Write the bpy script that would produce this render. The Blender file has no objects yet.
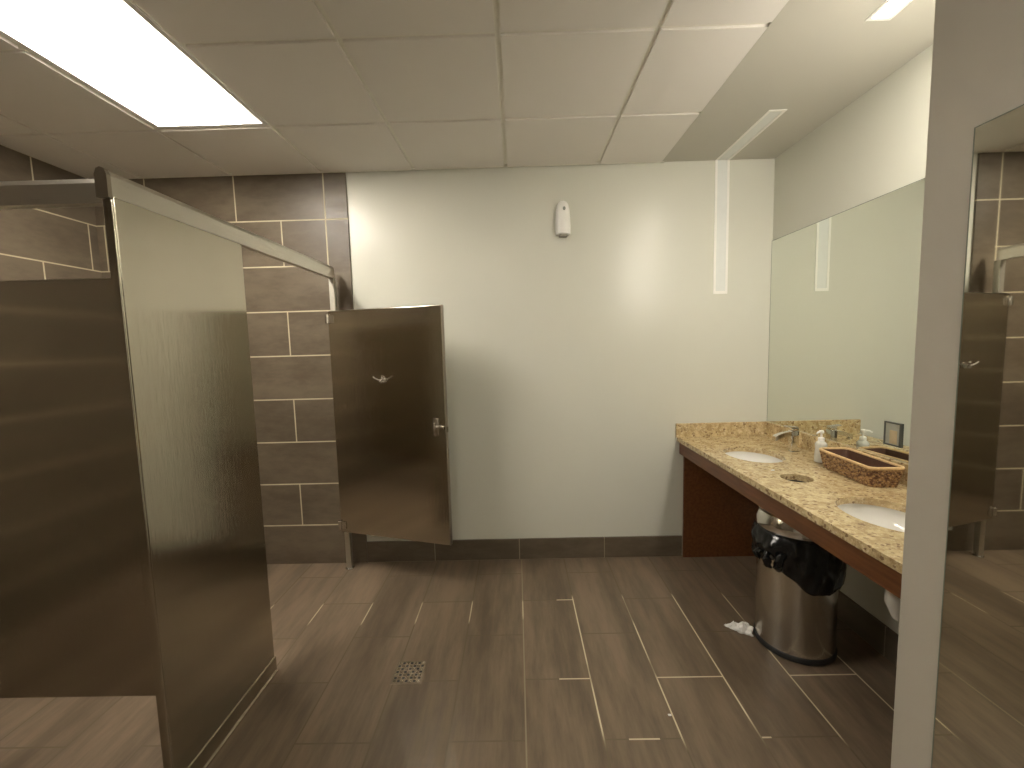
import bpy, bmesh, math, random
from mathutils import Vector, Matrix, noise as mnoise
from math import sin, cos, pi, radians

sc = bpy.context.scene
COL = sc.collection

# ------------------------------------------------------------ camera, world, exposure
YAW, PITCH, ROLL, FPX, CAMH = -0.012645, 0.088806, -0.025711, 424.4, 1.5333
def cam_axes():
    cy, sy, cp, sp, cr, sr = cos(YAW), sin(YAW), cos(PITCH), sin(PITCH), cos(ROLL), sin(ROLL)
    A = Matrix(((1,0,0),(0,0,-1),(0,1,0)))
    Ry = Matrix(((cy,-sy,0),(sy,cy,0),(0,0,1)))
    Rp = Matrix(((1,0,0),(0,cp,-sp),(0,sp,cp)))
    Rr = Matrix(((cr,-sr,0),(sr,cr,0),(0,0,1)))
    return Rr @ Rp @ A @ Ry
M = cam_axes()
cd = bpy.data.cameras.new('camera'); cam = bpy.data.objects.new('camera', cd); COL.objects.link(cam)
cam.matrix_world = Matrix(((M[0][0], -M[1][0], -M[2][0], 0), (M[0][1], -M[1][1], -M[2][1], 0),
                           (M[0][2], -M[1][2], -M[2][2], CAMH), (0, 0, 0, 1)))
cd.sensor_width = 36; cd.lens = FPX / 1024 * 36; cd.clip_start = 0.02; cd.clip_end = 50
sc.camera = cam
w = bpy.data.worlds.new('world'); sc.world = w; w.use_nodes = True
w.node_tree.nodes['Background'].inputs[0].default_value = (1.0, .93, .82, 1)
w.node_tree.nodes['Background'].inputs[1].default_value = 0.02
sc.view_settings.view_transform = 'Standard'; sc.view_settings.look = 'None'
sc.view_settings.gamma = 1; sc.view_settings.use_curve_mapping = False
sc.view_settings.exposure = 1.76
sc.cycles.max_bounces = 10; sc.cycles.diffuse_bounces = 6; sc.cycles.glossy_bounces = 6
sc.cycles.use_denoising = True
sc.cycles.sample_clamp_indirect = 6

TROFFER_E = 17.0
FILL_E = 8.5             # unseen panel added to brighten the front floor and ceiling          # emission of the ceiling troffer's diffuser
SLOT_E = 15.0             # emission of the lit slot light over the vanity
LAMP = (1.0, .925, .82)

# ------------------------------------------------------------ room dimensions (metres)
D = 2.949; HC = 2.726; XL = -2.832; XR = 1.742; XS = 1.004; XP = .982; YP = 1.062; YB = -2.6
TILE = .61; A0 = -.652
YT = D - .012             # face of the tiled piece of the back wall
XT = -1.116

# ------------------------------------------------------------ material helpers
def new_mat(name):
    m = bpy.data.materials.new(name); m.use_nodes = True
    nt = m.node_tree; b = nt.nodes['Principled BSDF']
    return m, nt, b
def N(nt, t, **kw):
    n = nt.nodes.new(t)
    for k, v in kw.items():
        if k in n.inputs: n.inputs[k].default_value = v
        else: setattr(n, k, v)
    return n
def L(nt, a, b): nt.links.new(a, b)
def mth(nt, op, a, b=None, c=None, clamp=False):
    n = nt.nodes.new('ShaderNodeMath'); n.operation = op; n.use_clamp = clamp
    for i, v in enumerate((a, b, c)):
        if v is None: continue
        if isinstance(v, (int, float)): n.inputs[i].default_value = v
        else: nt.links.new(v, n.inputs[i])
    return n.outputs[0]
def mixc(nt, f, a, b):
    n = nt.nodes.new('ShaderNodeMix'); n.data_type = 'RGBA'
    for s, v in ((n.inputs[0], f), (n.inputs[6], a), (n.inputs[7], b)):
        if isinstance(v, (int, float)): s.default_value = v
        elif isinstance(v, tuple): s.default_value = (*v, 1)[:4]
        else: nt.links.new(v, s)
    return n.outputs[2]
def coords(nt):
    tc = nt.nodes.new('ShaderNodeTexCoord'); return tc.outputs['Object']
def sep(nt, v):
    s = nt.nodes.new('ShaderNodeSeparateXYZ'); nt.links.new(v, s.inputs[0]); return s.outputs
def comb(nt, x, y, z):
    c = nt.nodes.new('ShaderNodeCombineXYZ')
    for s, v in zip(c.inputs, (x, y, z)):
        if isinstance(v, (int, float)): s.default_value = v
        else: nt.links.new(v, s)
    return c.outputs[0]
def noise(nt, vec, scale, detail=3, rough=.5, stretch=None):
    if stretch:
        mp = N(nt, 'ShaderNodeMapping'); mp.inputs['Scale'].default_value = stretch
        nt.links.new(vec, mp.inputs[0]); vec = mp.outputs[0]
    n = N(nt, 'ShaderNodeTexNoise', Scale=scale, Detail=detail, Roughness=rough)
    nt.links.new(vec, n.inputs['Vector']); return n.outputs['Fac']
def ramp(nt, f, lo, hi, a=0., b=1.):
    n = nt.nodes.new('ShaderNodeMapRange'); n.interpolation_type = 'SMOOTHSTEP'
    n.inputs['From Min'].default_value = lo; n.inputs['From Max'].default_value = hi
    n.inputs['To Min'].default_value = a; n.inputs['To Max'].default_value = b
    nt.links.new(f, n.inputs[0]); return n.outputs[0]
def bump(nt, b, h, strength, dist=.01):
    n = N(nt, 'ShaderNodeBump', Strength=strength, Distance=dist)
    nt.links.new(h, n.inputs['Height']); nt.links.new(n.outputs[0], b.inputs['Normal']); return n
def plain(name, col, rough=.5, metal=0, nscale=40, namt=.06, bmp=0, **kw):
    m, nt, b = new_mat(name); v = coords(nt)
    n = noise(nt, v, nscale)
    c = mixc(nt, n, tuple(x * (1 - namt) for x in col), tuple(min(1, x * (1 + namt)) for x in col))
    L(nt, c, b.inputs['Base Color']); b.inputs['Roughness'].default_value = rough
    b.inputs['Metallic'].default_value = metal
    for k, val in kw.items(): b.inputs[k].default_value = val
    if bmp: bump(nt, b, n, bmp, .002)
    return m
def emit(name, col, strength, base=(.9, .9, .88)):
    m, nt, b = new_mat(name); v = coords(nt)
    n = noise(nt, v, 6); s = ramp(nt, n, 0, 1, strength * .97, strength * 1.03)
    b.inputs['Base Color'].default_value = (*base, 1)
    b.inputs['Emission Color'].default_value = (*col, 1); L(nt, s, b.inputs['Emission Strength'])
    return m

# paint
def paint(name, col, rough):
    m, nt, b = new_mat(name); v = coords(nt)
    n1 = noise(nt, v, 1.3, 3); n2 = noise(nt, v, 260, 2)
    L(nt, mixc(nt, n1, tuple(x * .975 for x in col), tuple(x * 1.025 for x in col)), b.inputs['Base Color'])
    b.inputs['Roughness'].default_value = rough; b.inputs['Specular IOR Level'].default_value = .38
    bump(nt, b, n2, .12, .0015)
    return m
M_WALL = paint('grey_beige_semigloss_paint', (.645, .645, .562), .28)
M_SOFFIT = paint('ceiling_flat_paint', (.53, .515, .45), .6)
M_STUB = paint('warm_grey_paint', (.46, .43, .36), .5)
# ceiling tile
def ceil_mat():
    m, nt, b = new_mat('mineral_fibre_tile'); v = coords(nt)
    n = noise(nt, v, 240, 3, .7); n2 = noise(nt, v, 2.2, 2)
    L(nt, mixc(nt, n2, (.79, .765, .715), (.85, .82, .77)), b.inputs['Base Color'])
    b.inputs['Roughness'].default_value = .9; bump(nt, b, n, .25, .002)
    return m
M_CEIL = ceil_mat()
M_BAR = plain('white_grid_metal', (.84, .82, .74), .45)

def tile_shader(name, ax, wdt, hgt, sx, sz, floor=False, vline=None, mortar=.0045, groutcol=(.62, .55, .38)):
    """Dark stoneware tile with pale grout, laid out in metres. ax: 'X' or 'Y' = wall direction."""
    m, nt, b = new_mat(name); v = coords(nt); s = sep(nt, v)
    if floor: tx = mth(nt, 'ADD', s[1], sx); ty = mth(nt, 'ADD', s[0], sz)
    else: tx = mth(nt, 'ADD', s[0] if ax == 'X' else s[1], sx); ty = mth(nt, 'ADD', s[2], sz)
    br = N(nt, 'ShaderNodeTexBrick', Scale=1.0)
    br.offset = .5; br.offset_frequency = 2; br.squash = 1; br.squash_frequency = 2
    br.inputs['Mortar Size'].default_value = mortar / 2; br.inputs['Mortar Smooth'].default_value = .15
    br.inputs['Bias'].default_value = 0
    br.inputs['Brick Width'].default_value = wdt; br.inputs['Row Height'].default_value = hgt
    br.inputs['Color1'].default_value = (0, 0, 0, 1); br.inputs['Color2'].default_value = (1, 1, 1, 1)
    br.inputs['Mortar'].default_value = (.5, .5, .5, 1)
    L(nt, comb(nt, tx, ty, 0), br.inputs['Vector'])
    fac = br.outputs['Fac']; tone = sep(nt, br.outputs['Color'])[0]
    if vline is not None:
        d = mth(nt, 'ABSOLUTE', mth(nt, 'SUBTRACT', s[0] if ax == 'X' else s[1], vline))
        fac = mth(nt, 'MAXIMUM', fac, mth(nt, 'LESS_THAN', d, mortar / 2))
    if vline is not None:      # the end strip is laid in longer pieces
        inside = mth(nt, 'GREATER_THAN', s[0], vline + mortar)
        keep = mth(nt, 'GREATER_THAN', s[2], 2.3)
        fac = mth(nt, 'MULTIPLY', fac, mth(nt, 'SUBTRACT', 1.0, mth(nt, 'MULTIPLY', inside, mth(nt, 'SUBTRACT', 1.0, keep))))
    if floor: st = (1, .13, 1)
    elif ax == 'X': st = (.35, 1, 1)
    else: st = (1, .35, 1)
    n1 = noise(nt, v, 5.0, 6, .62, st)
    n2 = noise(nt, v, 26.0, 6, .7, st)
    body = mth(nt, 'ADD', mth(nt, 'MULTIPLY', n1, .6), mth(nt, 'MULTIPLY', n2, .4))
    body = ramp(nt, body, .36, .64)
    dark, lite = ((.112, .082, .053), (.222, .165, .110)) if floor else ((.104, .080, .053), (.156, .124, .085))
    c = mixc(nt, body, dark, lite)
    tonef = mth(nt, 'ADD', .94, mth(nt, 'MULTIPLY', tone, .12))
    vm = nt.nodes.new('ShaderNodeVectorMath'); vm.operation = 'SCALE'
    L(nt, c, vm.inputs[0]); L(nt, tonef, vm.inputs['Scale']); c = vm.outputs[0]
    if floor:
        # grout is pale in some stretches, tile coloured elsewhere
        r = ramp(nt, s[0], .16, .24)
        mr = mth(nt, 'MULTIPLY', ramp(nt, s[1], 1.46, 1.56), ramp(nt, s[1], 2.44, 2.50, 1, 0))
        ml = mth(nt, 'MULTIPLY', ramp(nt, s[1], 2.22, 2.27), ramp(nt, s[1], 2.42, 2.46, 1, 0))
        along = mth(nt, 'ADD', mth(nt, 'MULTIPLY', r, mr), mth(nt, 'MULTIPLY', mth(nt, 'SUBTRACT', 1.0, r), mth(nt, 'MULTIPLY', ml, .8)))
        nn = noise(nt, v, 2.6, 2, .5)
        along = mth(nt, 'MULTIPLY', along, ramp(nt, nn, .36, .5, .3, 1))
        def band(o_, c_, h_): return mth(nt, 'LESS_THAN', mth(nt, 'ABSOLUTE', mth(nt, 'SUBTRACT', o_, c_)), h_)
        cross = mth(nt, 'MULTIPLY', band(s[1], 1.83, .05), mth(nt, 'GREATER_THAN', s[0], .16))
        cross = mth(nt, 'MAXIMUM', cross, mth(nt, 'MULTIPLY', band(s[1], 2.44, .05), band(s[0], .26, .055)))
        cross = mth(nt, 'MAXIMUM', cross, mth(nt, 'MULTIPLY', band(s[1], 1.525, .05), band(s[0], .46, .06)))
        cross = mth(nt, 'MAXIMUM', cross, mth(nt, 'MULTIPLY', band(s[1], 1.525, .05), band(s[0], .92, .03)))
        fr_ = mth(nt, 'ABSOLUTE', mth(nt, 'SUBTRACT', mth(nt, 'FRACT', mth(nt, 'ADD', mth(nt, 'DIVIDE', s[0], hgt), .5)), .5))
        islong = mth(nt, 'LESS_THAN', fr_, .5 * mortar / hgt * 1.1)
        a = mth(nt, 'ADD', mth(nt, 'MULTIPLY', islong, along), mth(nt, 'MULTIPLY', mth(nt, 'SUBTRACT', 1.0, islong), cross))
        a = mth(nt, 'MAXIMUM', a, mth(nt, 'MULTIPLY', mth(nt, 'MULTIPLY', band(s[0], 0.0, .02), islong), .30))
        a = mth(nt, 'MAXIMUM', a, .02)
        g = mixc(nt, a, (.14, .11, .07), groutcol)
    else:
        g = mixc(nt, noise(nt, v, 9, 2), tuple(x * .8 for x in groutcol), groutcol)
    L(nt, mixc(nt, fac, c, g), b.inputs['Base Color'])
    rr = ramp(nt, n2, .3, .7, .38 if floor else .36, .52 if floor else .5)
    L(nt, mth(nt, 'ADD', rr, mth(nt, 'MULTIPLY', fac, .3)), b.inputs['Roughness'])
    h = mth(nt, 'SUBTRACT', mth(nt, 'MULTIPLY', n2, .08), fac)
    bump(nt, b, h, .15 if floor else .35, .002)
    return m
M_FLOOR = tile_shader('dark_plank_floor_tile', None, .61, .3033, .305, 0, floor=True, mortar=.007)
M_TILEB = tile_shader('dark_wall_tile_back', 'X', .605, .304, .9645, .015, vline=-1.267, mortar=.009)
M_TILEL = tile_shader('dark_wall_tile_left', 'Y', .605, .304, .145, .015, mortar=.009)
M_BASEB = tile_shader('baseboard_tile_back', 'X', .61, .9, .014 + .305, 0, mortar=.006, groutcol=(.36, .31, .22))
M_BASER = tile_shader('baseboard_tile_right', 'Y', .61, .9, .2, 0, mortar=.006, groutcol=(.36, .31, .22))

def steel(name, col, rough, horiz=True, streak=.12):
    m, nt, b = new_mat(name); v = coords(nt)
    st = (.6, .6, 90) if horiz else (90, 90, .6)
    n = noise(nt, v, 6, 5, .65, st); n2 = noise(nt, v, 1.6, 3)
    L(nt, mixc(nt, n2, tuple(x * .9 for x in col), tuple(min(1, x * 1.08) for x in col)), b.inputs['Base Color'])
    b.inputs['Metallic'].default_value = 1
    L(nt, ramp(nt, n, .2, .8, rough * .8, rough * 1.25), b.inputs['Roughness'])
    bump(nt, b, n, streak, .0008)
    return m
M_STEEL = steel('brushed_partition_steel', (.54, .50, .42), .10, horiz=False, streak=.30)
M_STEELV = steel('brushed_can_steel', (.60, .56, .50), .22, horiz=True, streak=.02)
M_SATIN = steel('satin_rail_aluminium', (.62, .59, .53), .32, streak=.05)
M_CHROME = plain('chrome', (.80, .79, .76), .12, 1, 60, .03)
M_HINGE = plain('worn_chrome', (.62, .58, .52), .25, 1, 60, .08)
M_EDGE = plain('dark_steel_edge', (.34, .30, .25), .35, 1, 60, .08)
M_MIRROR = plain('silvered_glass', (.82, .85, .79), .012, 1, 2, .004)
M_MIRROR2 = plain('silvered_glass_dim', (.72, .71, .64), .02, 1, 2, .004)
M_MEDGE = plain('mirror_edge', (.16, .18, .14), .3)
M_WHITE = plain('white_plastic', (.90, .89, .85), .35, 0, 30, .02)
M_WINDOW = plain('grey_sensor_window', (.34, .37, .33), .2)
M_HOUSE = plain('white_enamel', (.84, .83, .80), .4, 0, 30, .02)
M_LENSOFF = plain('unlit_frosted_lens', (.76, .78, .75), .35, 0, 30, .03)
M_FRAMEOFF = plain('slot_frame_white', (.92, .91, .86), .4, 0, 30, .02)
M_TROF = emit('lit_troffer_diffuser', LAMP, TROFFER_E)
M_FILL = emit('added_fill_diffuser', LAMP, FILL_E)
M_SLOT = emit('lit_slot_lens', LAMP, SLOT_E)
M_SLOTV = emit('lit_slot_lens_vertical', LAMP, SLOT_E * 1.5)
M_CHINA = plain('white_vitreous_china', (.80, .79, .75), .12, 0, 10, .015)
M_PIPE = plain('white_pipe_cover', (.74, .72, .66), .4, 0, 10, .02)
M_BLACK = plain('black_plastic', (.012, .012, .012), .45)
M_HOLE = plain('dark_duct_metal', (.035, .03, .024), .5)
M_BAG = plain('black_bin_liner', (.008, .008, .008), .22, 0, 12, .3, bmp=.25)
M_PAPER = plain('white_tissue', (.92, .91, .88), .9, 0, 80, .04)
M_BOTTLE = plain('clear_soap_plastic', (.80, .80, .74), .15, 0, 20, .03, **{'Transmission Weight': .35, 'IOR': 1.4})
M_PRINT = plain('tan_card', (.50, .40, .24), .6, 0, 18, .3)
M_DFRAME = plain('dark_grey_frame', (.07, .075, .065), .35)
def granite():
    m, nt, b = new_mat('speckled_gold_granite'); v = coords(nt)
    a = noise(nt, v, 26, 6, .75); c = noise(nt, v, 75, 5, .8)
    vo = N(nt, 'ShaderNodeTexVoronoi', Scale=95.0); L(nt, v, vo.inputs['Vector'])
    base = mixc(nt, ramp(nt, a, .36, .64), (.40, .28, .135), (.66, .53, .30))
    base = mixc(nt, ramp(nt, c, .52, .66), base, (.76, .66, .44))
    base = mixc(nt, ramp(nt, noise(nt, v, 48, 5, .8), .62, .76), base, (.20, .12, .06))
    base = mixc(nt, ramp(nt, sep(nt, vo.outputs['Color'])[0], .90, .95), base, (.26, .17, .09))
    L(nt, base, b.inputs['Base Color']); b.inputs['Roughness'].default_value = .16
    return m
M_GRANITE = granite()
def wood():
    m, nt, b = new_mat('mahogany_laminate'); v = coords(nt)
    n = noise(nt, v, 9, 5, .6, (6, .5, 6)); 
    L(nt, mixc(nt, ramp(nt, n, .3, .7), (.100, .034, .010), (.165, .064, .020)), b.inputs['Base Color'])
    b.inputs['Roughness'].default_value = .38
    return m
M_WOOD = wood()
def wicker():
    m, nt, b = new_mat('brown_wicker'); v = coords(nt)
    n = noise(nt, v, 70, 4, .7)
    L(nt, mixc(nt, ramp(nt, n, .38, .62), (.13, .055, .028), (.52, .33, .15)), b.inputs['Base Color'])
    b.inputs['Roughness'].default_value = .5; bump(nt, b, n, .3, .001)
    return m
M_WICKER = wicker()
M_WRIM = plain('pale_wicker_rim', (.62, .43, .21), .45, 0, 90, .3)
M_WIN = plain('dark_wicker_inside', (.10, .045, .025), .6, 0, 90, .3)

# ------------------------------------------------------------ mesh helpers
def box(bm, x0, y0, z0, x1, y1, z1):
    vs = [bm.verts.new((x, y, z)) for z in (z0, z1) for y in (y0, y1) for x in (x0, x1)]
    for f in ((0,2,3,1), (4,5,7,6), (0,1,5,4), (2,6,7,3), (0,4,6,2), (1,3,7,5)):
        bm.faces.new([vs[i] for i in f])
def BM(): return bmesh.new()
def bbox(*a):
    bm = BM(); box(bm, *a); return bm
def rbox(x0, y0, z0, x1, y1, z1, r=.003, seg=2):
    bm = bbox(x0, y0, z0, x1, y1, z1)
    bmesh.ops.bevel(bm, geom=bm.edges[:], offset=r, segments=seg, affect='EDGES', profile=.5)
    return bm
def merge(dst, src, mtx=None):
    if mtx: bmesh.ops.transform(src, matrix=mtx, verts=src.verts)
    me = bpy.data.meshes.new('t'); src.to_mesh(me); dst.from_mesh(me); bpy.data.meshes.remove(me); src.free()
    return dst
def ring_loft(bm, rings, cap0=True, cap1=True, closed=True):
    vr = [[bm.verts.new(p) for p in r] for r in rings]
    n = len(rings[0])
    for a, b in zip(vr, vr[1:]):
        for i in range(n if closed else n - 1):
            j = (i + 1) % n; bm.faces.new((a[i], a[j], b[j], b[i]))
    if cap0: bm.faces.new(list(reversed(vr[0])))
    if cap1: bm.faces.new(vr[-1])
    return vr
def lathe(bm, prof, c=(0, 0, 0), seg=40, sx=1, sy=1, cap0=True, cap1=True):
    ring_loft(bm, [[(c[0] + sx * r * cos(2*pi*k/seg), c[1] + sy * r * sin(2*pi*k/seg), c[2] + z) for k in range(seg)]
                   for r, z in prof], cap0, cap1)
def tube(bm, pts, r, seg=12, closed=False, cap=True):
    pts = [Vector(p) for p in pts]; n = len(pts); rs = r if isinstance(r, (list, tuple)) else [r] * n
    rings = []; up = None
    for i, p in enumerate(pts):
        if closed: t = pts[(i+1) % n] - pts[i-1]
        else: t = pts[min(i+1, n-1)] - pts[max(i-1, 0)]
        t.normalize()
        if up is None: up = Vector((0, 0, 1)) if abs(t.z) < .9 else Vector((1, 0, 0))
        a = t.cross(up)
        if a.length < 1e-5: a = t.orthogonal()
        a.normalize(); u2 = a.cross(t); up = u2
        rings.append([p + rs[i] * (cos(2*pi*k/seg) * a + sin(2*pi*k/seg) * u2) for k in range(seg)])
    if closed: rings.append(rings[0]); ring_loft(bm, rings, False, False)
    else: ring_loft(bm, rings, cap, cap)
def cyl_between(bm, a, b, r, seg=20): tube(bm, [a, b], r, seg)
def finish(bm, merge_d=1e-6):
    bmesh.ops.remove_doubles(bm, verts=bm.verts[:], dist=merge_d)
    bmesh.ops.recalc_face_normals(bm, faces=bm.faces[:])
def obj(name, bm, mat, parent=None, smooth=False, world=True):
    finish(bm)
    me = bpy.data.meshes.new(name); bm.to_mesh(me); bm.free()
    if smooth:
        me.polygons.foreach_set('use_smooth', [True] * len(me.polygons))
        me.set_sharp_from_angle(angle=radians(40))
    me.materials.append(mat)
    o = bpy.data.objects.new(name, me); COL.objects.link(o)
    if parent:
        o.parent = parent
        if world: o.matrix_parent_inverse = inv(parent)
    return o
def inv(p):
    return Matrix.Identity(4) if p.parent else Matrix.Translation(p.location).inverted()
def tag(o, label, cat, group=None):
    o['label'] = label; o['category'] = cat
    if group: o['group'] = group
    return o
def thing(name, label, cat, loc, group=None):
    o = bpy.data.objects.new(name, None); COL.objects.link(o); o.location = loc
    o.empty_display_size = .1
    return tag(o, label, cat, group)
def struct(name, bm, mat, parent=None):
    o = obj(name, bm, mat, parent)
    if not parent: o['kind'] = 'structure'
    return o

# ------------------------------------------------------------ room shell
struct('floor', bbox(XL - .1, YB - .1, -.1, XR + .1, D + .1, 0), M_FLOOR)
struct('wall_back', bbox(XT, D, 0, XR + .1, D + .1, HC + .15), M_WALL)
struct('wall_back_tiled', bbox(XL - .1, YT, 0, XT, D + .1, HC + .15), M_TILEB)
struct('wall_left', bbox(XL - .1, YB, 0, XL, YT, HC + .15), M_TILEL)
struct('wall_right', bbox(XR, YP, 0, XR + .1, D, HC + .15), M_WALL)
struct('wall_stub', rbox(XP, YB, 0, XR + .1, YP, HC + .15, .004), M_STUB)
struct('wall_front', bbox(XL - .1, YB - .1, 0, XR + .1, YB, HC + .15), M_WALL)

# suspended ceiling: tiles set above the bars; openings left for the troffer
cols = [A0 + TILE * k for k in range(-4, 4)]
rows = [D - TILE * k for k in range(0, 11)]
TX0, TX1, TY0, TY1 = A0 - 2*TILE, A0 - TILE, D - 3*TILE, D - TILE
UX0, UY0, UY1 = A0, D - 8*TILE, D - 6*TILE
bm = BM()
xs = sorted([x for x in cols if XL < x < XS] + [XL, XS]); ys = sorted([y for y in rows if YB < y <= D] + [YB])
for x0, x1 in zip(xs, xs[1:]):
    for y0, y1 in zip(ys, ys[1:]):
        if x0 > TX0 - .01 and x1 < TX1 + .01 and y0 > TY0 - .01 and y1 < TY1 + .01: continue
        if x0 > UX0 - .01 and x1 < UX0 + TILE + .01 and y0 > UY0 - .01 and y1 < UY1 + .01: continue
        box(bm, x0 + (.0115 if x0 > XL + .01 else 0), y0 + .0115, HC - .007, x1 - (.0115 if x1 < XS - .01 else .001), y1 - (.0115 if y1 < D - .01 else .03), HC + .02)
struct('ceiling', bm, M_CEIL)
bm = BM(); b = .012
for x in xs[1:-1]:
    for y0, y1 in zip(ys, ys[1:]):
        box(bm, x - b, y0 + b, HC + .003, x + b, y1 - b, HC + .006)
for y in ys[1:-1]:
    for x0, x1 in zip(xs, xs[1:]):
        if abs(x0 - TX0) < .01 and TY0 + .01 < y < TY1 - .01: continue
        if abs(x0 - UX0) < .01 and UY0 + .01 < y < UY1 - .01: continue
        box(bm, x0 + (b if x0 > XL + .01 else 0), y - b, HC + .003, x1 - (b if x1 < XS - .01 else .02), y + b, HC + .006)
for x in xs[1:-1]:
    for y in ys[1:-1]:
        box(bm, x - b, y - b, HC + .003, x + b, y + b, HC + .006)
struct('trim_1', bm, M_BAR)          # T-bar grid
struct('trim_2', bbox(XL, D - .030, HC - .008, XS, D - .012, HC + .005), M_BAR)   # wall angle
# painted soffit over the vanity, slotted for the two slot lights
SX0, SX1 = 1.348, 1.442
bm = BM()
SY_OFF, SY_ON = (2.345, D), (YP, 1.735)
box(bm, XS, YP - .01, HC, SX0, D, HC + .15); box(bm, SX1, YP - .01, HC, XR, D, HC + .15)
box(bm, SX0, SY_ON[1], HC, SX1, SY_OFF[0], HC + .15)
box(bm, SX0, YP - .01, HC + .08, SX1, SY_ON[1], HC + .15); box(bm, SX0, SY_OFF[0], HC + .08, SX1, D, HC + .15)
struct('ceiling_right', bm, M_SOFFIT)
struct('ceiling_right_edge', bbox(XS - .016, YP - .01, HC - .0075, XS + .002, D - .001, HC + .0015), M_SOFFIT)
struct('ceiling_front', bbox(XS - .01, YB, HC, XP + .06, YP - .01, HC + .1), M_SOFFIT)
struct('ceiling_above', bbox(XL, YB, HC + .13, XS, D, HC + .15), M_CEIL)
# tile baseboards
struct('baseboard_back', rbox(XT + .001, D - .012, 0, 1.15, D + .005, .152, .002), M_BASEB)
struct('baseboard_right', rbox(XR - .012, YP, 0, XR + .005, D - .03, .152, .002), M_BASER)

# ------------------------------------------------------------ ceiling troffer
def troffer(label, TX0, TX1, TY0, TY1, lamp):
    t = thing('ceiling_light', label, 'ceiling light', ((TX0+TX1)/2, (TY0+TY1)/2, HC))
    bm = BM(); fw = .022
    g = .009
    x0, x1, y0, y1 = TX0 + g, TX1 - g, TY0 + g, TY1 - g
    box(bm, x0, y0, HC - .004, x0 + fw, y1, HC + .004); box(bm, x1 - fw, y0, HC - .004, x1, y1, HC + .004)
    box(bm, x0 + fw, y0, HC - .004, x1 - fw, y0 + fw, HC + .004); box(bm, x0 + fw, y1 - fw, HC - .004, x1 - fw, y1, HC + .004)
    obj('frame', bm, M_HOUSE, t)
    bm = BM(); cx = (x0 + x1) / 2; hw = (x1 - x0) / 2 - fw; hb = .105
    def cove(s):
        pts = []
        for k in range(11):
            a = k / 10; pts.append((cx + s * (hw - a * (hw - hb)), HC + .004 + .062 * sin(pi * (a ** .75) * .62) ))
        return pts
    for s in (-1, 1):
        pr = cove(s)
        ring_loft(bm, [[(x, y, z) for x, z in pr] for y in (y0 + fw, y1 - fw)], False, False, closed=False)
    for y, q in ((y0 + fw, 1), (y1 - fw, -1)):       # sloped end plates
        ring_loft(bm, [[(cx - hw, y, HC + .003), (cx + hw, y, HC + .003)], [(cx - hw, y + q * .05, HC + .06), (cx + hw, y + q * .05, HC + .06)]], False, False, closed=False)
    obj('reflector', bm, M_HOUSE, t, smooth=True)
    bm = BM()
    prof = []
    for k in range(13):
        a = -pi/2 + pi * k / 12; prof.append((cx + hb * sin(a), HC + .026 - .034 * cos(a)))
    ring_loft(bm, [[(x, y, z) for x, z in prof] for y in (y0 + fw + .03, y1 - fw - .03)], True, True, closed=True)
    obj('diffuser', bm, lamp, t, smooth=True)
    obj('housing', bbox(x0, y0, HC + .075, x1, y1, HC + .08), M_HOUSE, t)
troffer('large lit rectangular fluorescent panel in the ceiling above the toilet stall', TX0, TX1, TY0, TY1, M_TROF)
troffer('added unseen fill light panel in the ceiling over the entrance side, away from the stall', UX0, UX0 + TILE, UY0, UY1, M_FILL)  # added fill, out of view; lifts the front floor and ceiling

# ------------------------------------------------------------ slot lights (ceiling run wrapping down an end wall)
def slot(label, ylo, yhi, wall_y, side, lens_mat, frame_mat, zlo=1.852):
    """side=+1: the drop runs down a wall at wall_y facing -Y (back wall); -1: down the stub wall facing +Y"""
    t = thing('slot_light', label, 'light', ((SX0+SX1)/2, wall_y, HC), None)
    fr = .014
    bm = BM()
    box(bm, SX0, ylo, HC - .003, SX0 + fr, yhi, HC + .004); box(bm, SX1 - fr, ylo, HC - .003, SX1, yhi, HC + .004)
    endy = (ylo, ylo + fr) if side > 0 else (yhi - fr, yhi)
    box(bm, SX0 + fr, endy[0], HC - .003, SX1 - fr, endy[1], HC + .004)
    ya, yb = (wall_y - .006, wall_y + .002) if side > 0 else (wall_y - .002, wall_y + .006)
    box(bm, SX0, ya, zlo, SX0 + fr, yb, HC - .003); box(bm, SX1 - fr, ya, zlo, SX1, yb, HC - .003)
    box(bm, SX0 + fr, ya, zlo, SX1 - fr, yb, zlo + fr * 1.3)
    obj('frame', bm, frame_mat, t)
    bm = BM()
    la, lb = (endy[1], wall_y - .006) if side > 0 else (wall_y + .006, endy[0])
    box(bm, SX0 + fr, la, HC + .001, SX1 - fr, lb, HC + .004)
    obj('lens', bm, lens_mat, t)
    bm = BM()
    wa, wb = (wall_y - .003, wall_y) if side > 0 else (wall_y, wall_y + .003)
    box(bm, SX0 + fr, wa, zlo + fr * 1.3, SX1 - fr, wb, HC - .001)
    obj('lens', bm, M_SLOTV if lens_mat is M_SLOT else lens_mat, t)
slot('unlit narrow white slot light running from the soffit down the back wall', SY_OFF[0], D, D, 1, M_LENSOFF, M_FRAMEOFF)
slot('lit narrow slot light in the soffit over the nearer sink, by the wall corner', YP, SY_ON[1], YP, -1, M_SLOT, M_FRAMEOFF)

# ------------------------------------------------------------ toilet stall
S = -1.199
st = thing('toilet_stall', 'brushed dark steel toilet stall under the ceiling light, its door standing open', 'toilet stall', (S, 1.6, 0))
P = rbox(S - .026, 1.306, .002, S, 1.904, 2.012, .003)
pil = obj('pilaster', P, M_STEEL, st)
bm = BM(); box(bm, S - .030, 1.303, 0, S + .004, 1.908, .075)
obj('shoe', bm, M_STEEL, pil)
bm = BM()      # seam strip along the outer foot
box(bm, S + .004, 1.303, .0, S + .010, 1.908, .006)
obj('sealant', bm, M_HINGE, pil)
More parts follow.
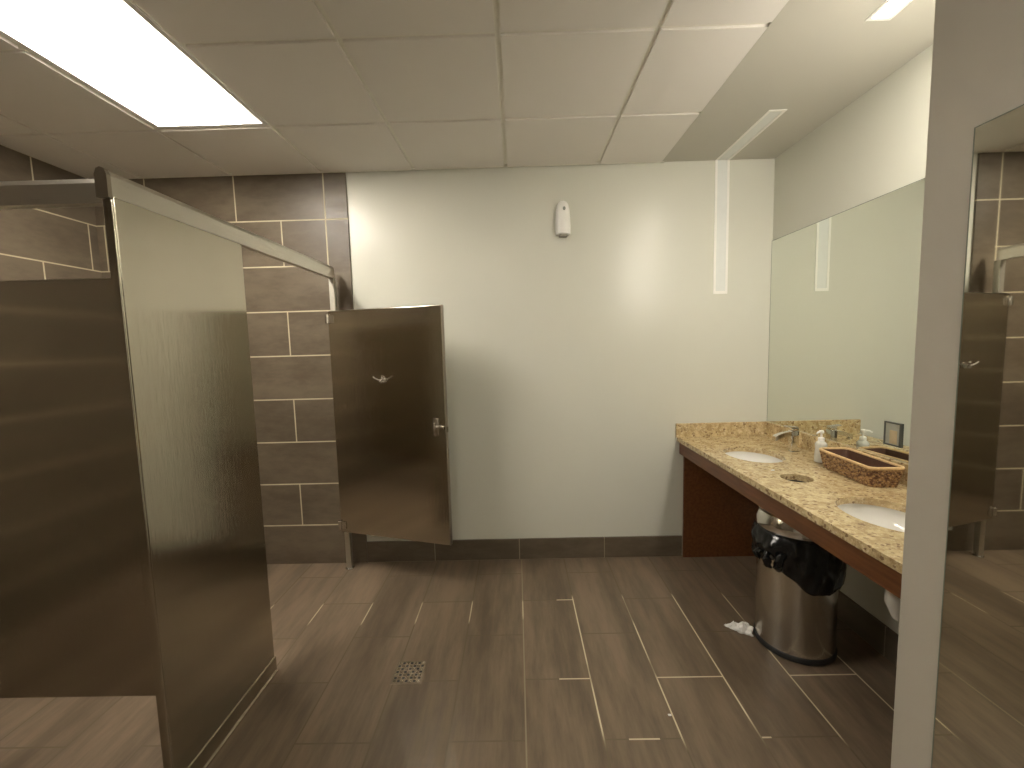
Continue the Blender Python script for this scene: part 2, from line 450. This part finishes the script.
# head rail along the stall front: a grooved extrusion
def rail_prof():   # (across, up) profile of an anti-grip rail
    return [(-.016, 0), (.016, 0), (.016, .060), (.010, .075), (0, .079), (-.010, .075), (-.016, .060)]
bm = BM()
ring_loft(bm, [[(S - .014 + u, y, 2.010 + v) for u, v in rail_prof()] for y in (1.300, 2.862)])
hr = obj('head_rail', bm, M_SATIN, st)
bm = BM()
ring_loft(bm, [[(x, 1.372 + u, 2.012 + v) for u, v in rail_prof()] for x in (XL + .001, S - .031)])
obj('head_rail', bm, M_SATIN, st)
bm = BM()
ring_loft(bm, [[(S - .014 + u * 1.15, y, 2.004 + v * 1.1) for u, v in rail_prof()] for y in (1.286, 1.3)])
obj('end_cap', bm, M_EDGE, hr)
# corner trim of the pilaster (dark rounded edge towards the camera)
obj('edge_strip', rbox(S - .027, 1.298, .004, S + .001, 1.3055, 2.003, .002), M_STEEL, pil)
# narrow hinge post at the far end
pf = obj('hinge_post', rbox(S - .032, 2.842, .006, S + .002, 2.880, 2.010, .002), plain('dull_post_metal', (.52, .49, .42), .48, 1, 40, .06), st)
bm = BM(); lathe(bm, [(.030, 0), (.030, .006), (.018, .014), (.016, .05)], (S - .015, 2.861, 0), 20)
obj('foot', bm, M_CHROME, pf, smooth=True)
for z in (.30, 1.70): obj('wall_bracket', bbox(S - .030, 2.880, z, S - .018, YT, z + .04), M_CHROME, pf)
# side partition with a gap under and over it
sp = obj('side_panel', rbox(XL + .03, 1.408, .312, S - .060, 1.434, 1.792, .003), M_STEEL, st)
bm = BM(); box(bm, S - .060, 1.415, .33, S - .027, 1.427, 1.775)
obj('edge_channel', bm, M_EDGE, sp)
for z in (.45, 1.62): obj('wall_bracket', bbox(XL, 1.400, z, XL + .045, 1.442, z + .06), M_CHROME, sp)
# open door hinged on the far post
HX, HY = S - .030, 2.838
ang = math.atan2(2.598 - HY, -.433 - HX)
DW, DZ0, DZ1 = .825, .290, 1.792
bm = rbox(0, -.028, DZ0, DW, 0, DZ1, .0025)
T = Matrix.Translation((HX, HY, 0)) @ Matrix.Rotation(ang, 4, 'Z')
bmesh.ops.transform(bm, matrix=T, verts=bm.verts)
dr = obj('door', bm, M_STEEL, st)
bm = bbox(-.0, -.0287, DZ1 - .0001, DW, .0007, DZ1 + .0025)
bmesh.ops.transform(bm, matrix=T, verts=bm.verts); obj('top_edge', bm, M_SATIN, dr)
bm = bbox(DW - .0005, -.0287, DZ0, DW + .0025, .0007, DZ1)
bmesh.ops.transform(bm, matrix=T, verts=bm.verts); obj('edge_strip', bm, M_EDGE, dr)
for z in (DZ0 + .05, DZ1 - .05):
    bm = BM()
    lathe(bm, [(.010, -.03), (.012, -.028), (.012, .028), (.010, .03)], (-.002, -.034, z), 16)
    box(bm, .0, -.0335, z - .025, .045, -.028, z + .025)
    bmesh.ops.transform(bm, matrix=T, verts=bm.verts); obj('hinge', bm, M_HINGE, dr, smooth=True)
# coat hook: round plate with two curved prongs
bm = BM()
hx, hz = .395, 1.340
ring_loft(bm, [[(hx + .017*cos(a), y, hz + .022*sin(a)) for a in [2*pi*k/20 for k in range(20)]] for y in (-.028, -.034)])
tube(bm, [(hx, -.034, hz), (hx - .012, -.055, hz + .0), (hx - .03, -.07, hz + .012), (hx - .04, -.075, hz + .024)], [.006, .006, .005, .006], 10)
tube(bm, [(hx, -.034, hz), (hx + .012, -.055, hz + .0), (hx + .03, -.07, hz + .012), (hx + .04, -.075, hz + .024)], [.006, .006, .005, .006], 10)
tube(bm, [(hx, -.034, hz - .008), (hx, -.055, hz - .016), (hx, -.062, hz - .006)], [.006, .005, .006], 10)
bmesh.ops.transform(bm, matrix=T, verts=bm.verts); obj('coat_hook', bm, M_CHROME, dr, smooth=True)
# slide latch near the free edge
bm = BM(); lx, lz = DW - .065, 1.045
merge(bm, rbox(lx - .018, -.033, lz - .055, lx + .018, -.028, lz + .055, .002))
ring_loft(bm, [[(lx + .014*cos(a), y, lz + .014*sin(a)) for a in [2*pi*k/16 for k in range(16)]] for y in (-.033, -.05)])
merge(bm, rbox(lx - .004, -.06, lz - .022, lx + .004, -.048, lz + .03, .002))
merge(bm, rbox(lx + .005, -.040, lz - .008, lx + .055, -.034, lz + .008, .002))
bmesh.ops.transform(bm, matrix=T, verts=bm.verts); obj('latch', bm, M_HINGE, dr, smooth=True)
bm = BM()
merge(bm, rbox(DW + .0025, -.022, lz - .03, DW + .012, -.008, lz + .005, .002))
bmesh.ops.transform(bm, matrix=T, verts=bm.verts); obj('latch_bolt', bm, M_HINGE, dr)

# ------------------------------------------------------------ granite worktop
CT, CTH = .868, .030
CX0 = 1.113
bm = BM()
def loop(pts):
    vs = [bm.verts.new((x, y, CT)) for x, y in pts]
    return [bm.edges.new((vs[i], vs[(i+1) % len(vs)])) for i in range(len(vs))]
SINKS = [(1.368, 2.452), (1.388, 1.562)]; SA, SB = .148, .185
HOLE = (1.330, 2.005); HR = .068
es = loop([(CX0, YP + .002), (XR - .001, YP + .002), (XR - .001, D - .001), (CX0, D - .001)])
for c in SINKS: es += loop([(c[0] + SA*cos(2*pi*k/56), c[1] + SB*sin(2*pi*k/56)) for k in range(56)])
es += loop([(HOLE[0] + HR*cos(2*pi*k/36), HOLE[1] + HR*sin(2*pi*k/36)) for k in range(36)])
bmesh.ops.triangle_fill(bm, use_beauty=True, use_dissolve=False, edges=es)
for f in list(bm.faces):      # drop any triangles filled inside a hole
    c = f.calc_center_median()
    if any(((c.x-s[0])/SA)**2 + ((c.y-s[1])/SB)**2 < .98 for s in SINKS) or (c.x-HOLE[0])**2 + (c.y-HOLE[1])**2 < (HR*.985)**2:
        bm.faces.remove(f)
r = bmesh.ops.extrude_face_region(bm, geom=bm.faces[:])
bmesh.ops.translate(bm, vec=(0, 0, -CTH), verts=[v for v in r['geom'] if isinstance(v, bmesh.types.BMVert)])
t = thing('countertop', 'speckled gold granite vanity worktop with two sink cutouts and a trash hole', 'countertop', (CX0, 2.0, CT))
obj('slab', bm, M_GRANITE, t)
obj('backsplash', rbox(CX0 - .012, D - .021, CT + .0005, XR - .001, D - .001, .966, .002), M_GRANITE, t)
obj('backsplash', rbox(XR - .021, YP + .002, CT + .0005, XR - .001, D - .0215, .966, .002), M_GRANITE, t)
# duct ring below the hole
bm = BM(); lathe(bm, [(HR + .004, -.12), (HR + .004, -.031), (HR + .001, -.031), (HR + .001, -.12)], (HOLE[0], HOLE[1], CT), 36, cap0=False, cap1=False)
obj('trash_chute', bm, M_HOLE, t, smooth=True)

t = thing('sink_vanity', 'mahogany brown apron and end panel carrying the granite worktop', 'vanity', (CX0, 2.0, 0))
obj('apron', rbox(CX0 + .016, YP + .003, .750, CX0 + .036, D - .001, CT - CTH - .0005, .0015), M_WOOD, t)
obj('end_panel', rbox(CX0 + .040, D - .030, .001, XR - .002, D - .0125 + .0, CT - CTH - .0005, .0015), M_WOOD, t)

# ------------------------------------------------------------ sinks
for (cx_, cy_), lab in zip(SINKS, ('white oval undermount sink farther away, next to the back wall and its faucet',
                                   'white oval undermount sink nearest the wall corner with the tall mirror')):
    t = thing('sink', lab, 'sink', (cx_, cy_, CT - CTH), 'sinks set in the granite worktop')
    bm = BM(); prof = []
    for k in range(15):
        a = k / 14 * pi / 2; prof.append((1.05 * cos(a) + .12 * (k/14)**3 * .3, -.135 * sin(a) ** .85))
    prof = [(1.13, 0), (1.06, 0)] + prof
    outer = [(r * 1.04 + .004, z - .006) for r, z in reversed(prof[1:])]
    ring_loft(bm, [[(cx_ + SA*r*cos(2*pi*k/48), cy_ + SB*r*sin(2*pi*k/48), CT - CTH - .0008 + z) for k in range(48)] for r, z in prof], False, True)
    obj('basin', bm, M_CHINA, t, smooth=True)
    bm = BM(); lathe(bm, [(.004, .0), (.018, .001), (.022, -.001), (.022, -.006)], (cx_, cy_, CT - CTH - .1265), 24)
    obj('drain', bm, M_CHROME, t, smooth=True)

# drain pipe with its white safety cover under the nearer sink
t = thing('drain_pipe', 'white covered drain pipe under the nearer sink, seen beside the wall corner', 'pipe', (1.41, 1.56, .6))
bm = BM(); tube(bm, [(1.425, 1.562, .694), (1.425, 1.562, .60), (1.428, 1.562, .52), (1.45, 1.562, .475), (1.49, 1.56, .462), (1.53, 1.56, .485), (1.55, 1.56, .53), (1.60, 1.56, .56), (1.741, 1.56, .56)],
                [.028, .028, .032, .034, .034, .032, .028, .026, .026], 20)
obj('trap_cover', bm, M_PIPE, t, smooth=True)

# ------------------------------------------------------------ faucet (square single lever) at the far sink
fx, fy = 1.625, 2.49
t = thing('faucet', 'square chrome single-lever faucet standing behind the far sink', 'faucet', (fx, fy, CT))
bm = BM(); merge(bm, rbox(fx - .027, fy - .027, CT + .0002, fx + .027, fy + .027, CT + .006, .002))
merge(bm, rbox(fx - .021, fy - .021, CT + .006, fx + .021, fy + .021, CT + .128, .004))
obj('body', bm, M_CHROME, t, smooth=True)
bm = BM()
ring_loft(bm, [[(x, fy + s * .016, z + q) for s, q in ((-1, -.014), (1, -.014), (1, .012), (-1, .012))]
               for x, z in ((fx - .015, CT + .112), (fx - .06, CT + .106), (fx - .105, CT + .090), (fx - .115, CT + .084))])
sp_ = obj('spout', bm, M_CHROME, t)
bm = BM(); lathe(bm, [(.009, -.008), (.011, -.006), (.011, .004)], (fx - .100, fy, CT + .072), 18)
obj('aerator', bm, M_CHROME, sp_, smooth=True)
bm = BM()
merge(bm, rbox(-.019, -.019, .0, .019, .019, .014, .003), Matrix.Translation((fx, fy, CT + .129)))
merge(bm, rbox(-.008, -.016, 0, .060, .016, .007, .002), Matrix.Translation((fx + .012, fy, CT + .143)) @ Matrix.Rotation(pi, 4, 'Z') @ Matrix.Rotation(radians(-7), 4, 'Y'))
obj('lever', bm, M_CHROME, t)

# ------------------------------------------------------------ soap pump bottle
sx_, sy_ = 1.625, 2.262
t = thing('soap_dispenser', 'small clear and white soap pump bottle between the faucet and the wicker basket', 'soap dispenser', (sx_, sy_, CT))
bm = BM(); lathe(bm, [(.024, .0005), (.029, .004), (.030, .03), (.026, .075), (.029, .098), (.022, .110), (.013, .116)], (sx_, sy_, CT), 28)
obj('bottle', bm, M_BOTTLE, t, smooth=True)
bm = BM(); lathe(bm, [(.015, .1165), (.015, .132), (.011, .135)], (sx_, sy_, CT), 20)
obj('collar', bm, M_WHITE, t, smooth=True)
bm = BM(); lathe(bm, [(.005, .1355), (.005, .158)], (sx_, sy_, CT), 14); lathe(bm, [(.011, .158), (.012, .160), (.012, .170), (.009, .173)], (sx_, sy_, CT), 18)
tube(bm, [(sx_, sy_, CT + .166), (sx_ - .022, sy_ - .01, CT + .167), (sx_ - .036, sy_ - .016, CT + .160)], [.006, .005, .004], 10)
obj('pump_head', bm, M_WHITE, t, smooth=True)

# ------------------------------------------------------------ wicker basket
bx, by, brot = 1.627, 2.015, radians(-4)
t = thing('wicker_basket', 'long low brown woven wicker basket on the granite worktop against the mirror', 'basket', (bx, by, CT))
TB = Matrix.Translation((bx, by, CT)) @ Matrix.Rotation(brot, 4, 'Z')
def rrect(hx_, hy_, r, n=10, m_=22):
    """points of a rounded rectangle, roughly even"""
    pts = []
    cs = [(hx_ - r, hy_ - r, 0), (-hx_ + r, hy_ - r, pi/2), (-hx_ + r, -hy_ + r, pi), (hx_ - r, -hy_ + r, 3*pi/2)]
    for i, (cx0, cy0, a0) in enumerate(cs):
        for k in range(n): a = a0 + pi/2 * k / (n - 1); pts.append((cx0 + r*cos(a), cy0 + r*sin(a), cos(a), sin(a)))
        nx, ny, na = cs[(i+1) % 4]
        p, q = pts[-1], (nx + r*cos(na), ny + r*sin(na))
        cnt = m_ if abs(p[1] - q[1]) > abs(p[0] - q[0]) else m_ // 2
        for k in range(1, cnt): u = k / cnt; pts.append((p[0] + (q[0]-p[0])*u, p[1] + (q[1]-p[1])*u, p[2], p[3]))
    return pts
BH = .088
def half(z): u = z / BH; return .058 + .014*u, .165 + .018*u
bm = BM(); NR = 9
for r_ in range(NR):
    z = .006 + (BH - .012) * r_ / (NR - 1); hx_, hy_ = half(z)
    pts = rrect(hx_, hy_, .028)
    tube(bm, [(x + nx * .0028 * (1 if (k // 2 + r_) % 2 else -1), y + ny * .0028 * (1 if (k // 2 + r_) % 2 else -1), z) for k, (x, y, nx, ny) in enumerate(pts)], .0054, 8, closed=True)
bmesh.ops.transform(bm, matrix=TB, verts=bm.verts); obj('weave', bm, M_WICKER, t, smooth=True)
bm = BM()
k_in = .86
ring_loft(bm, [[(x * k_in * s, y * (1 - (1-k_in)*.4) * s2, z) for x, y, _, _ in rrect(*half(z), .028)] for z, s, s2 in ((.002, .97, .99), (.004, .97, .99), (BH, .99, 1))], True, False)
bmesh.ops.transform(bm, matrix=TB, verts=bm.verts); obj('lining', bm, M_WIN, t)
bm = BM()
pts = rrect(*half(BH), .028)
tube(bm, [(x, y, BH + .001) for x, y, _, _ in pts], .0075, 8, closed=True)
bmesh.ops.transform(bm, matrix=TB, verts=bm.verts); obj('rim', bm, M_WRIM, t, smooth=True)

# ------------------------------------------------------------ mirrors
t = thing('vanity_mirror', 'wide frameless mirror on the wall above the granite worktop', 'mirror', (XR, 2.0, .97))
obj('glass', bbox(XR - .006, YP + .004, .9675, XR - .0005, D - .003, 2.192), M_MIRROR, t)
bm = BM(); box(bm, XR - .0065, D - .0030, .9675, XR - .0005, D - .0005, 2.192); box(bm, XR - .0065, YP + .004, 2.192, XR - .0005, D - .0005, 2.1945)
obj('edge', bm, M_MEDGE, t)
t = thing('wall_mirror', 'tall mirror on the near grey wall reflecting the stall and floor', 'mirror', (XP, .6, .3))
YM = .947
obj('glass', bbox(XP - .006, -.35, .28, XP - .0005, YM, 1.965), M_MIRROR2, t)
bm = BM(); box(bm, XP - .0065, YM, .28, XP - .0005, YM + .002, 1.965); box(bm, XP - .0065, -.35, 1.965, XP - .0005, YM + .002, 1.967)
obj('edge', bm, M_MEDGE, t)

# small framed card on the vanity mirror
t = thing('card_frame', 'small dark-framed tan card on the vanity mirror behind the basket', 'picture frame', (XR - .007, 1.95, 1.03))
bm = BM(); X0_, X1_ = XR - .013, XR - .0065; ya, yb, za, zb = 1.912, 2.000, 1.028, 1.138; e = .007
box(bm, X0_, ya, za, X1_, yb, za + e); box(bm, X0_, ya, zb - e, X1_, yb, zb)
box(bm, X0_, ya, za + e, X1_, ya + e, zb - e); box(bm, X0_, yb - e, za + e, X1_, yb, zb - e)
obj('frame', bm, M_DFRAME, t)
obj('mat_board', bbox(X0_ + .003, ya + e, za + e, X1_ - .001, yb - e, zb - e), plain('grey_green_mat', (.36, .37, .31), .5), t)
bm = BM(); box(bm, X0_ + .0015, 1.932, 1.038, X0_ + .003, 1.970, 1.100)
obj('card', bm, M_PRINT, t)

# ------------------------------------------------------------ air freshener on the back wall
axx, azz = .332, 2.378
t = thing('air_freshener', 'small white wall-mounted air freshener dispenser high on the back wall', 'air freshener', (axx, D, azz))
bm = BM()
rings = []
for z, hw_, dp in ((-.110, .046, .045), (-.106, .049, .055), (-.06, .050, .062), (.0, .048, .060), (.05, .045, .054), (.085, .038, .046), (.100, .030, .038), (.110, .018, .026)):
    rr = []
    for k in range(20):
        a = pi * k / 19; rr.append((axx - hw_ * cos(a) * (1 if abs(cos(a)) > .9 else 1), D - dp * sin(a) ** .55 - .0005, azz + z))
    rings.append(rr)
ring_loft(bm, rings)
af = obj('case', bm, M_WHITE, t, smooth=True)
bm = BM(); ring_loft(bm, [[(axx + .005 + .009*cos(a), y, azz + .052 + .012*sin(a)) for a in [2*pi*k/16 for k in range(16)]] for y in (D - .050, D - .0585)])
obj('sensor_window', bm, M_WINDOW, t, smooth=True)
obj('vent', rbox(axx - .028, D - .050, azz - .122, axx + .028, D - .001, azz - .1105, .002), plain('grey_base', (.30, .28, .24), .5), t)

# ------------------------------------------------------------ trash can and liner
cx, cy, CR = 1.375, 2.055, .172
t = thing('trash_can', 'round brushed steel trash can with a black base under the worktop', 'trash can', (cx, cy, 0))
bm = BM(); lathe(bm, [(CR, .03), (CR, .60), (CR - .004, .603), (CR - .004, .04)], (cx, cy, 0), 64, cap0=False, cap1=True)
obj('body', bm, M_STEELV, t, smooth=True)
bm = BM(); lathe(bm, [(CR + .002, .001), (CR + .006, .006), (CR + .005, .026), (CR + .0005, .031)], (cx, cy, 0), 64)
obj('base_ring', bm, M_BLACK, t, smooth=True)
bm = BM(); lathe(bm, [(CR + .008, .606), (CR + .012, .612), (CR + .009, .650), (CR - .004, .682), (CR - .03, .690), (CR - .055, .682), (CR - .055, .62)], (cx, cy, 0), 64, cap0=False, cap1=False)
obj('lid_ring', bm, M_CHROME, t, smooth=True)
random.seed(4)
bm = BM(); rings = []; NS = 120
for j in range(15):
    u = j / 14; rr = []
    for k in range(NS):
        a = 2*pi*k/NS; ca, sa = cos(a), sin(a)
        low = .425 - .075 * max(0, cos(a - radians(-62))) ** .5 + .006 * sin(5*a + 1) + .006*sin(11*a)
        bunch = max(0, cos(a - radians(205))) ** 6
        low = low + .045 * bunch
        z = .612 + (low - .612) * u
        n_ = mnoise.noise(Vector((ca * 3.2, sa * 3.2, u * 2.6))) + .5 * mnoise.noise(Vector((ca * 9, sa * 9, u * 6)))
        rad = CR + .010 + (.012 + .012 * n_) * sin(pi * min(1, u * 1.05)) ** .6 + .006 * sin(17*a + 6*u) * u + .02 * bunch * sin(pi*u)
        if j == 14: rad = CR + .006 + .006 * abs(n_)
        rad = max(rad, CR + .003)
        rr.append((cx + rad*ca, cy + rad*sa, z + .006 * n_ * u))
    rings.append(rr)
ring_loft(bm, rings, False, False)
bag = obj('trash_bag', bm, M_BAG, None, smooth=True)
tag(bag, 'black plastic trash bag folded over the rim of the steel can', 'trash bag')
bag.modifiers.new('thickness', 'SOLIDIFY').thickness = -.0006
bm = BM()      # knotted bunch of the liner
for q in range(3):
    pts = []
    for k in range(9):
        u = k / 8; a = radians(190 + 14*q) ; rad = CR + .022 + .018 * sin(pi*u) + .006*q
        pts.append((cx + rad*cos(a) + .012*sin(5*u + q), cy + rad*sin(a) + .015*sin(3*u + 2*q), .560 - .105*u - .01*q))
    tube(bm, pts, [.005, .012, .009, .014, .008, .015, .010, .012, .003], 14)
for v in bm.verts:
    v.co += Vector((mnoise.noise(v.co * 60), mnoise.noise(v.co * 60 + Vector((9, 0, 0))), mnoise.noise(v.co * 60 + Vector((0, 9, 0))))) * .016
kn = obj('knot', bm, M_BAG, bag, smooth=True)

# ------------------------------------------------------------ tissue on the floor, scraps
def crumple(name, label, cat, c, L_, W_, Hh, seed, tail=True, rot=0):
    bm = BM(); n1, n2 = 26, 14; g_ = []
    for i in range(n1):
        row = []
        for j in range(n2):
            u, v = i/(n1-1)*2-1, j/(n2-1)*2-1
            wid = (1 - .85 * max(0, -u) ** .7) if tail else (1 - u*u*.3)
            n_ = mnoise.noise(Vector((u*2.4 + seed, v*2.1, seed))); m_ = mnoise.noise(Vector((u*6, v*6 + seed, 2)))
            x = L_/2 * u + .12*L_*n_*.5; y = W_/2 * v * wid + W_*.18*m_
            z = Hh * max(0, (1 - v*v) * (1 - (u-.25)**2*.8)) * (.75 + .9*n_) + Hh*.2*abs(m_) + .0006
            row.append(bm.verts.new((x, y, max(z, .0006))))
        g_.append(row)
    for i in range(n1-1):
        for j in range(n2-1): bm.faces.new((g_[i][j], g_[i+1][j], g_[i+1][j+1], g_[i][j+1]))
    bmesh.ops.rotate(bm, cent=(0,0,0), matrix=Matrix.Rotation(rot, 3, 'Z'), verts=bm.verts)
    o = obj(name, bm, M_PAPER, None, smooth=True); o.location = c
    o.modifiers.new('thickness', 'SOLIDIFY').thickness = -.0005
    return tag(o, label, cat)
crumple('crumpled_tissue', 'crumpled white paper towel on the floor beside the trash can', 'paper towel', (1.145, 2.150, 0), .135, .068, .045, 3.1, True, radians(-28))
crumple('paper_scrap', 'tiny white scrap on the granite between sink and trash hole', 'paper scrap', (1.29, 2.13, CT), .016, .012, .004, 7, False)
crumple('paper_scrap', 'tiny white speck of paper on the bare floor tiles in front', 'paper scrap', (.595, 1.63, 0), .013, .010, .003, 9, False)

# ------------------------------------------------------------ floor drain
t = thing('floor_drain', 'square perforated steel floor drain set in the dark floor tiles', 'drain', (-.55, 1.885, 0))
bm = BM(); c0 = (-.548, 1.885); hs = .072
merge(bm, rbox(c0[0] - hs, c0[1] - hs, 0, c0[0] + hs, c0[1] + hs, .0022, .001))
obj('plate', bm, plain('dull_drain_steel', (.20, .17, .13), .4, 1, 70, .35), t)
bm = BM()
for i in range(7):
    for j in range(7):
        if (i + j) % 2 and not (i in (0, 6) and j in (0, 6)):
            px, py = c0[0] + (i - 3) * .0185, c0[1] + (j - 3) * .0185
            ring_loft(bm, [[(px + .0068*cos(2*pi*k/10), py + .0068*sin(2*pi*k/10), z) for k in range(10)] for z in (.0021, .0026)])
obj('perforations', bm, M_BLACK, t)['kind'] = 'stuff'
bm = BM()
for i in range(7):
    for j in range(7):
        if not (i + j) % 2:
            px, py = c0[0] + (i - 3) * .0185, c0[1] + (j - 3) * .0185
            box(bm, px - .006, py - .006, .0021, px + .006, py + .006, .0034)
obj('studs', bm, M_HINGE, t)['kind'] = 'stuff'
